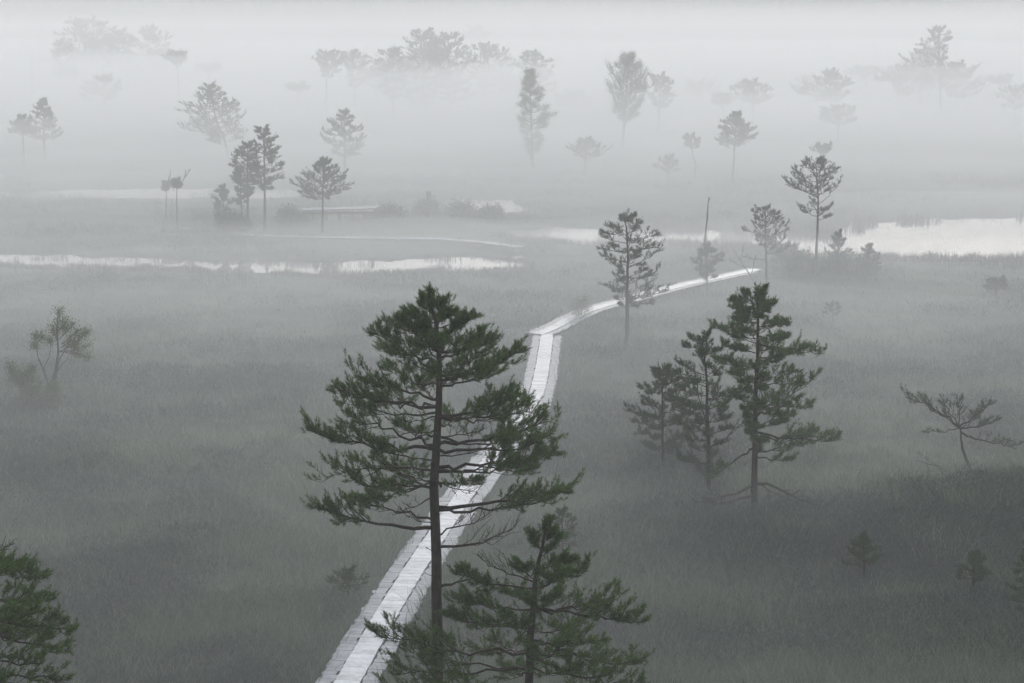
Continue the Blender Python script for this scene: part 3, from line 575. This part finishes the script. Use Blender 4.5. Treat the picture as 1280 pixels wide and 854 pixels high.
# ------------------------------------------------------------ boardwalks and jetty
def planks(cl, off0, off1, z0, pitch, th, gap, jit=.01, skip=0, rs=random.Random(5)):
    """cross planks along a world centre line between two side offsets"""
    V, Q = [], []; seg = [math.dist(cl[i], cl[i+1]) for i in range(len(cl)-1)]; L = sum(seg); s = 0
    while s < L-pitch:
        t = s; i = 0
        while i < len(seg)-1 and t > seg[i]: t -= seg[i]; i += 1
        (ax, ay), (bx, by) = cl[i], cl[i+1]; ux, uy = (bx-ax)/seg[i], (by-ay)/seg[i]; nx, ny = -uy, ux
        if t+pitch-gap > seg[i] and i < len(seg)-1: pass
        w = pitch-gap; cx, cy = ax+ux*t, ay+uy*t
        a0 = off0+rs.uniform(-jit, jit); a1 = off1+rs.uniform(-jit, jit); zz = z0+rs.uniform(-.002, .002); sk = rs.uniform(-.003, .003)
        b = len(V)
        for zt in (zz-th, zz):
            for (l_, a) in ((0, a0), (w, a0), (w, a1), (0, a1)):
                l2 = l_+(sk if a == a1 else -sk); V.append((cx+ux*l2+nx*a, cy+uy*l2+ny*a, zt))
        Q += [(b+4, b+5, b+6, b+7), (b, b+3, b+2, b+1), (b, b+1, b+5, b+4), (b+1, b+2, b+6, b+5), (b+2, b+3, b+7, b+6), (b+3, b, b+4, b+7)]
        s += pitch
    return V, Q
def smooth_line(pts, n=4):
    out = []
    for i in range(len(pts)-1):
        p0 = pts[max(i-1, 0)]; p1 = pts[i]; p2 = pts[i+1]; p3 = pts[min(i+2, len(pts)-1)]
        for k in range(n):
            t = k/n; out.append(tuple(.5*((2*p1[c])+(-p0[c]+p2[c])*t+(2*p0[c]-5*p1[c]+4*p2[c]-p3[c])*t*t+(-p0[c]+3*p1[c]-3*p2[c]+p3[c])*t**3) for c in (0, 1)))
    return out+[tuple(pts[-1])]
BW_Z = .34
near = smooth_line([G(*p, z=BW_Z) for p in [(330,1030),(433,854),(512,720),(590,605),(626,560),(661,516),(676,470),(684,418)]])
far_ = smooth_line([G(*p, z=BW_Z) for p in [(672,417),(690,410),(735,388),(800,370),(850,357),(882,350),(915,343),(948,336)]])
def boardwalk(root, lines):
    for cl in lines:
        for nm, mt, (v, q) in [('side_planks', 'plank', planks(cl, .235, .50, BW_Z-.012, .16, .035, .008, .035)), ('side_planks', 'plank', planks(cl, -.50, -.235, BW_Z-.012, .16, .035, .008, .035)),
                ('tread_planks', 'tread', planks(cl, -.215, .215, BW_Z, .20, .04, .007, .006))]+[('beam', 'beam', planks(cl, o, o+.06, BW_Z-.05, 1.0, .12, -.0, 0)) for o in (-.40, -.02, .36)]:
            link(nm, mesh_np(nm, np.array(v)-np.array(root.location), quads=q, mats=[M[mt]]), root)
bx, by = G(433, 854)
boardwalk(empty('boardwalk', (bx, by, 0), 'pale wooden boardwalk winding from the bottom edge to the pond', 'boardwalk'), [near, far_])
BW_LINES = near+far_
BW_Z2 = .38
def boardwalk2():
    cl = [G(*p, z=BW_Z2) for p in [(300,293),(380,296),(470,297),(550,298),(600,302),(655,309)]]
    root = empty('boardwalk', (*cl[3], 0), 'far thin straight boardwalk crossing the misty bank left of the pond', 'boardwalk')
    for nm, a0, a1, z, mt in (('tread_planks', -.3, .3, BW_Z2, 'plank'), ('beam', -.28, -.18, BW_Z2-.06, 'beam'), ('beam', .18, .28, BW_Z2-.06, 'beam')):
        V, Q = planks(cl, a0, a1, z, .2 if nm != 'beam' else 1., .05, .01 if nm != 'beam' else 0)
        link(nm, mesh_np(nm, np.array(V)-np.array(root.location), quads=Q, mats=[M[mt]]), root)
boardwalk2()
def box(V, Q, x0, x1, y0, y1, z0, z1):
    b = len(V); V += [(x, y, z) for z in (z0, z1) for (x, y) in ((x0, y0), (x1, y0), (x1, y1), (x0, y1))]
    Q += [(b+4, b+5, b+6, b+7), (b, b+3, b+2, b+1), (b, b+1, b+5, b+4), (b+1, b+2, b+6, b+5), (b+2, b+3, b+7, b+6), (b+3, b, b+4, b+7)]
def jetty():
    x0, y = G(373, 278); x1, _ = G(474, 278); root = empty('jetty', ((x0+x1)/2, y, 0), 'grey wooden jetty platform on posts beside the misty water', 'jetty')
    V, Q = [], []; n = 40
    for i in range(n):
        a = x0+(x1-x0)*i/n; box(V, Q, a, a+(x1-x0)/n-.012, y-.6, y+.6, .78+.003*i, .84+.003*i)
    link('deck', mesh_np('deck', np.array(V)-np.array(root.location), quads=Q, mats=[M['plank']]), root)
    V, Q = [], []; box(V, Q, x0+.1, x1-.1, y-.72, y-.6, .62, .775); link('beam', mesh_np('beam', np.array(V)-np.array(root.location), quads=Q, mats=[M['beam']]), root)
    for i in range(5):
        a = x0+.8+(x1-x0-1.6)*i/4
        V, Q = [], []; box(V, Q, a, a+.16, y-.58, y-.44, -.3, .775); link('post', mesh_np('post', np.array(V)-np.array(root.location), quads=Q, mats=[M['beam']]), root)
    xa, _ = G(453, 278); V, Q = [], []
    for k in range(5): box(V, Q, xa, xa+1.3, y-.42, y-.36, .02+.15*k, .15+.15*k)
    link('side_boarding', mesh_np('side_boarding', np.array(V)-np.array(root.location), quads=Q, mats=[M['beam']]), root)
jetty()
def signpost():
    x, y = G(536, 272); root = empty('signpost', (x, y, 0), 'tiny wooden signpost on the bank between jetty and small pond', 'signpost')
    V, Q = [], []; box(V, Q, -.05, .05, -.05, .05, 0, 1.55); link('post', mesh_np('post', V, quads=Q, mats=[M['beam']]), root)
    V, Q = [], []; box(V, Q, -.14, .14, -.08, -.055, 1.3, 1.6); link('board', mesh_np('board', V, quads=Q, mats=[M['beam']]), root)
signpost()

# ------------------------------------------------------------ ground and water
ys = [ -60, -30, -10, 0, 6, 12, 17]
yy = [G(640, p, 0)[1] for p in np.arange(1150, 200, -1.8)]
yy += [G(640, p, 0)[1] for p in np.arange(200, 60, -3.)]
ys = np.array([v for v in ys if v < yy[0]-1]+yy+[1000, 1300, 1800, 3000])
us = np.linspace(-1, 1, 460)
wd = np.maximum(ys*.46, 14)+np.where(ys < 20, 10, 0); wd = np.where(ys > 900, ys*1.0, wd); wd = np.maximum(wd, 14)
XX = us[None, :]*wd[:, None]; YY = np.repeat(ys[:, None], len(us), 1)
ZZ = hgt(XX, YY); ZZ[YY > 420] = .1
nr, nc = XX.shape
idx = np.arange(nr*nc).reshape(nr, nc)
q = np.stack([idx[:-1, :-1], idx[:-1, 1:], idx[1:, 1:], idx[1:, :-1]], -1).reshape(-1, 4)
g = link('ground', mesh_np('ground', np.stack([XX, YY, ZZ], -1).reshape(-1, 3), quads=q, mats=[M['ground']], smooth=True)); tag(g, 'dark mossy bog ground with low hummocks', kind='structure')
w = link('water', mesh_np('water', [(-75, 55, 0), (75, 55, 0), (75, 160, 0), (-75, 160, 0)], quads=[(0, 1, 2, 3)], mats=[M['water']])); tag(w, 'still pale bog pools reflecting the sky', kind='structure')

# ------------------------------------------------------------ grass, reeds, heather
def bw_dist(x, y):
    d = np.full(x.shape, 1e9)
    for (a, b) in zip(BW_LINES[:-1], BW_LINES[1:]):
        ex, ey = b[0]-a[0], b[1]-a[1]; L = ex*ex+ey*ey
        if L > 9: continue
        t = np.clip(((x-a[0])*ex+(y-a[1])*ey)/max(L, 1e-6), 0, 1); d = np.minimum(d, np.hypot(x-a[0]-t*ex, y-a[1]-t*ey))
    return d
def blades(n, d0, d1, hh, wpx, power=1.0, spread=.46, lean=.35, mask=None, clump=0, wet=False):
    """grass blades as bent two-face strips; thinner out with distance"""
    u = RS.rand(n); y = 1/((1-u)/d0+u/d1) if power else d0+(d1-d0)*u
    x = (RS.rand(n)*2-1)*np.maximum(y*spread*.78, 9)
    if clump:
        k = n//clump; y = np.repeat(y[:k], clump); x = np.repeat(x[:k], clump); sc_ = .10+.0012*y
        ox, oy = RS.randn(len(x)), RS.randn(len(x)); A = np.arctan2(oy, ox); Rr = np.hypot(ox, oy); x = x+ox*sc_; y = y+oy*sc_*1.2
    z = hgt(x, y); z = np.where(wet, np.maximum(z, -.02), z); keep = (z > .02-.05*wet) & (bw_dist(x, y) > np.where(y > 62, .36, .50)+RS.rand(len(x))*.08-.16*(RS.rand(len(x)) > .9))
    if mask is not None: keep &= mask(x, y)
    x, y, z = x[keep], y[keep], z[keep]; n = len(x)
    h = hh(x, y)*RS.uniform(.55, 1.25, n); w = wpx*y/1706*RS.uniform(.6, 1.3, n)
    a = RS.rand(n)*2*PI; ln = h*lean*RS.rand(n)
    if clump: a = A[keep]+RS.randn(n)*.5; ln = h*lean*(.25+1.1*np.minimum(Rr[keep], 2)*.5)
    lx, ly = np.cos(a)*ln, np.sin(a)*ln; wa = RS.rand(n)*PI; wx, wy = np.cos(wa)*w*.5, np.sin(wa)*w*.2
    b0 = np.stack([x-wx, y-wy, z-.03], 1); b1 = np.stack([x+wx, y+wy, z-.03], 1)
    m0 = np.stack([x-wx*.7+lx*.35, y-wy*.7+ly*.35, z+h*.6], 1); m1 = np.stack([x+wx*.7+lx*.35, y+wy*.7+ly*.35, z+h*.6], 1)
    tp = np.stack([x+lx, y+ly, z+h], 1); V = np.stack([b0, b1, m1, m0, tp], 1).reshape(-1, 3)
    k = np.arange(n)[:, None]*5; return V, k+np.array([[3, 2, 4]]), k+np.array([[0, 1, 2, 3]])
HEATH = lambda x, y: fbm(x*.22+3, y*.34, 21)
def heath_val(x, y):
    v = HEATH(x, y)
    hx, hy = G(1230, 690); v = v+.30*np.exp(-((x-hx)/4.)**2-((y-hy)/4.5)**2)
    return v
gh = lambda x, y: (.20+.24*fbm(x*.5, y*.7, 33))*np.clip(1.2-y/88, .2, 1)
V, T_, Q_ = blades(260000, 22, 130, gh, .75, clump=12, lean=.7, mask=lambda x, y: (heath_val(x, y) < .56+.3*RS.rand(len(x))))
V2, T2, Q2 = blades(60000, 22, 60, lambda x, y: .45+.25*fbm(x, y, 4), .62, clump=22, lean=.9, mask=lambda x, y: fbm(x*.4, y*.5, 77) > .42)
T_ = np.concatenate([T_.reshape(-1, 3), T2.reshape(-1, 3)+len(V)]); Q_ = np.concatenate([Q_.reshape(-1, 4), Q2.reshape(-1, 4)+len(V)]); V = np.concatenate([V, V2])
o = link('grass', mesh_np('grass', V, T_, Q_, [M['grass']])); tag(o, 'pale tufted bog grass covering the open ground', 'grass', kind='stuff')
# reeds at the near edges of the pools
def near_pool(x, y):
    s = pool_sd(x, y); s2 = pool_sd(x, y+1.6)
    return ((s > .05) & (s < 2.2) & (s2 < .6) & (fbm(x*.5, y*.5, 8) > .36)) | ((s > -.7) & (s < .8) & (x > 5) & (fbm(x*.7, y*.5, 28) > .50)) | ((s <= .05) & (s > -1.6) & (x < 1) & (y < 85) & (fbm(x*.6, y*1.4, 18) > .64))
V, T_, Q_ = blades(160000, 70, 100, lambda x, y: (.22+.35*fbm(x*.9, y, 3))*np.where(x < 4, .55, 1.), .9, power=0, mask=near_pool, lean=.2, wet=True)
o = link('reed_bed', mesh_np('reed_bed', V, T_, Q_, [M['reed']])); tag(o, 'thin reeds standing along the near edge of the pools', 'reeds', kind='stuff')
# heather
n = 110000
u = RS.rand(n); y = 1/((1-u)/22+u/125); x = (RS.rand(n)*2-1)*np.maximum(y*.36, 9)
keep = (heath_val(x, y) > .50+.17*RS.rand(n)) & (bw_dist(x, y) > .75); x, y = x[keep], y[keep]
z = hgt(x, y); k = z > .06; x, y, z = x[k], y[k], z[k]
m_ = 10; n = len(x); s_ = np.repeat(.05+.0016*y, m_)
bx_ = np.repeat(x, m_)+RS.randn(n*m_)*s_*1.2; by_ = np.repeat(y, m_)+RS.randn(n*m_)*s_*1.2
top = .08+.42*fbm(bx_*.8, by_*.8, 12)**1.6; bz_ = np.repeat(z, m_)+RS.rand(n*m_)*top
L_ = (.03+.0011*by_)[:, None]
dr = RS.randn(n*m_, 3)*.6+np.array([0, 0, 1.]); dr /= np.linalg.norm(dr, axis=1)[:, None]
sd = np.cross(dr, RS.randn(n*m_, 3)); sd /= np.linalg.norm(sd, axis=1)[:, None]
b = np.stack([bx_, by_, bz_], 1); V = np.stack([b-sd*L_*.16, b+sd*L_*.16, b+dr*L_*1.7], 1).reshape(-1, 3)
o = link('heather', mesh_np('heather', V, np.arange(len(V)).reshape(-1, 3), mats=[M['heather']])); tag(o, 'dark low heather growing in patches between the grass', 'heather', kind='stuff')

# far wood rising above the mist
V, T_ = [], []
rw = random.Random(4)
for i in range(2000):
    x = rw.uniform(-330, 330); y = 440+rw.uniform(0, 90); h = rw.uniform(21, 25.5)+1.5*math.sin(x*.02); r = rw.uniform(2.2, 3.6)
    for k in range(26):
        t = k/26; zz = h*(.25+.75*t); rr = r*(1-t)**.8+.25; a = rw.uniform(0, 6.28)
        cx, cy = x+math.cos(a)*rr*.5, y+math.sin(a)*rr*.5; b = len(V)
        V += [(cx-rr*.8, cy+rw.uniform(-.5, .5), zz-.9), (cx+rr*.8, cy+rw.uniform(-.5, .5), zz-.9+rw.uniform(-.4, .4)), (cx+rw.uniform(-.3, .3), cy+rw.uniform(-1, 1), zz+1.3)]; T_.append((b, b+1, b+2))
    b = len(V); V += [(x-.3, y, 0), (x+.3, y, 0), (x, y, h)]; T_.append((b, b+1, b+2))
o = link('far_wood', mesh_np('far_wood', V, T_, mats=[M['needle_dull']])); tag(o, 'far dark forest edge rising behind the mist along the top', 'forest', kind='stuff')

# ------------------------------------------------------------ haze and mist
def vol(name, dens, col=(.945, .957, .970), an=0.0):
    m = bpy.data.materials.new(name); m.use_nodes = True; n = m.node_tree.nodes; l = m.node_tree.links
    n.remove(n['Principled BSDF']); v = n.new('ShaderNodeVolumePrincipled')
    v.inputs['Color'].default_value = (*col, 1); v.inputs['Density'].default_value = dens; v.inputs['Anisotropy'].default_value = an
    l.new(v.outputs[0], n['Material Output'].inputs['Volume']); return m
V, Q = [], []; box(V, Q, -520, 520, -62, 560, -1.4, 28.0)
hz = link('haze', mesh_np('haze', V, quads=Q, mats=[vol('haze_air', .0019)])); tag(hz, kind='stuff')
def layer(name, hfun, dens, x0, x1, y0, y1, nx, ny, label):
    xs = np.linspace(x0, x1, nx); ysl = np.linspace(0, 1, ny)**1.6*(y1-y0)+y0
    X2, Y2 = np.meshgrid(xs, ysl); T2 = hfun(X2, Y2); B2 = np.full_like(T2, -.9)
    top = np.stack([X2, Y2, T2], -1).reshape(-1, 3); bot = np.stack([X2, Y2, B2], -1).reshape(-1, 3); N = nx*ny
    i = np.arange(N).reshape(ny, nx); qt = np.stack([i[:-1, :-1], i[:-1, 1:], i[1:, 1:], i[1:, :-1]], -1).reshape(-1, 4)
    qb = qt[:, ::-1]+N; side = []
    for a, bb in list(zip(i[0, :-1], i[0, 1:]))+list(zip(i[1:, 0][::1], i[:-1, 0]))+list(zip(i[-1, 1:], i[-1, :-1]))+list(zip(i[:-1, -1], i[1:, -1])):
        side.append((bb, a, a+N, bb+N))
    me = mesh_np(name, np.concatenate([top, bot]), quads=np.concatenate([qt, qb, np.array(side)]), mats=[vol(name, dens)])
    o = link(name, me); tag(o, label, 'mist', kind='stuff'); return o
def h_mist(x, y):
    n_ = np.clip((y-28)/30, 0, 1); a = 1.0+6.8*n_+(fbm(x*.03, y*.03, 40)-.5)*4
    e = .021*np.clip(1-(y-120)/330, 0, 1)**1.6*(.45+1.15*fbm(x*.014, y*.005, 44)); b = 11+e*y
    s = np.clip((y-70)/60, 0, 1); s = s*s*(3-2*s)
    return a*(1-s)+b*s
def h_low(x, y):
    n_ = np.clip((y-24)/30, 0, 1)+1.6*np.clip((y-85)/40, 0, 1); rt = np.clip((x-2)/8, 0, 1)*np.clip((48-y)/14, 0, 1)
    return np.maximum(.02, (.75+1.5*n_+2.2*np.clip((y-140)/40, 0, 1)+(fbm(x*.045, y*.08, 50)-.42)*5*np.clip((y-20)/30, .3, 1))*(1-.6*rt))
layer('mist', h_mist, .0071, -500, 500, 22, 500, 90, 120, 'deep pale mist bank filling the background')
layer('mist', h_low, .024, -300, 300, 24, 420, 260, 220, 'low drifting ground mist')

# ------------------------------------------------------------ light, sky, camera
S = bpy.context.scene
W = bpy.data.worlds.new('World'); S.world = W; W.use_nodes = True; n = W.node_tree.nodes; l = W.node_tree.links
sky = n.new('ShaderNodeTexSky'); sky.sky_type = 'NISHITA'; sky.sun_disc = False
EL, AZ = math.radians(24), math.radians(12)
sky.sun_elevation = EL; sky.sun_rotation = AZ; sky.dust_density = 3; sky.air_density = 1; sky.ozone_density = 1
hs = n.new('ShaderNodeHueSaturation'); hs.inputs['Saturation'].default_value = .36
l.new(sky.outputs[0], hs.inputs['Color']); l.new(hs.outputs[0], n['Background'].inputs[0]); n['Background'].inputs[1].default_value = .12
sl = bpy.data.lights.new('sun', 'SUN'); sl.energy = .8; sl.angle = math.radians(15); sl.color = (1, .98, .95)
so = bpy.data.objects.new('sun', sl); C.objects.link(so)
dv = Vector((math.sin(AZ)*math.cos(EL), math.cos(AZ)*math.cos(EL), math.sin(EL))); so.rotation_euler = dv.to_track_quat('Z', 'Y').to_euler(); so.location = (0, 0, 60)
cd = bpy.data.cameras.new('camera'); co = bpy.data.objects.new('camera', cd); C.objects.link(co); co.location = (0, 0, H); co.rotation_euler = (PI/2-PIT, 0, 0)
cd.sensor_width = 36; cd.lens = F*36/1280; cd.clip_start = .1; cd.clip_end = 6000; S.camera = co
S.view_settings.view_transform = 'Standard'; S.view_settings.look = 'None'; S.view_settings.gamma = 1; S.view_settings.exposure = 1.0
S.render.engine = 'CYCLES'; S.cycles.volume_bounces = 2; S.cycles.max_bounces = 6; S.cycles.transparent_max_bounces = 24
S.cycles.use_denoising = True
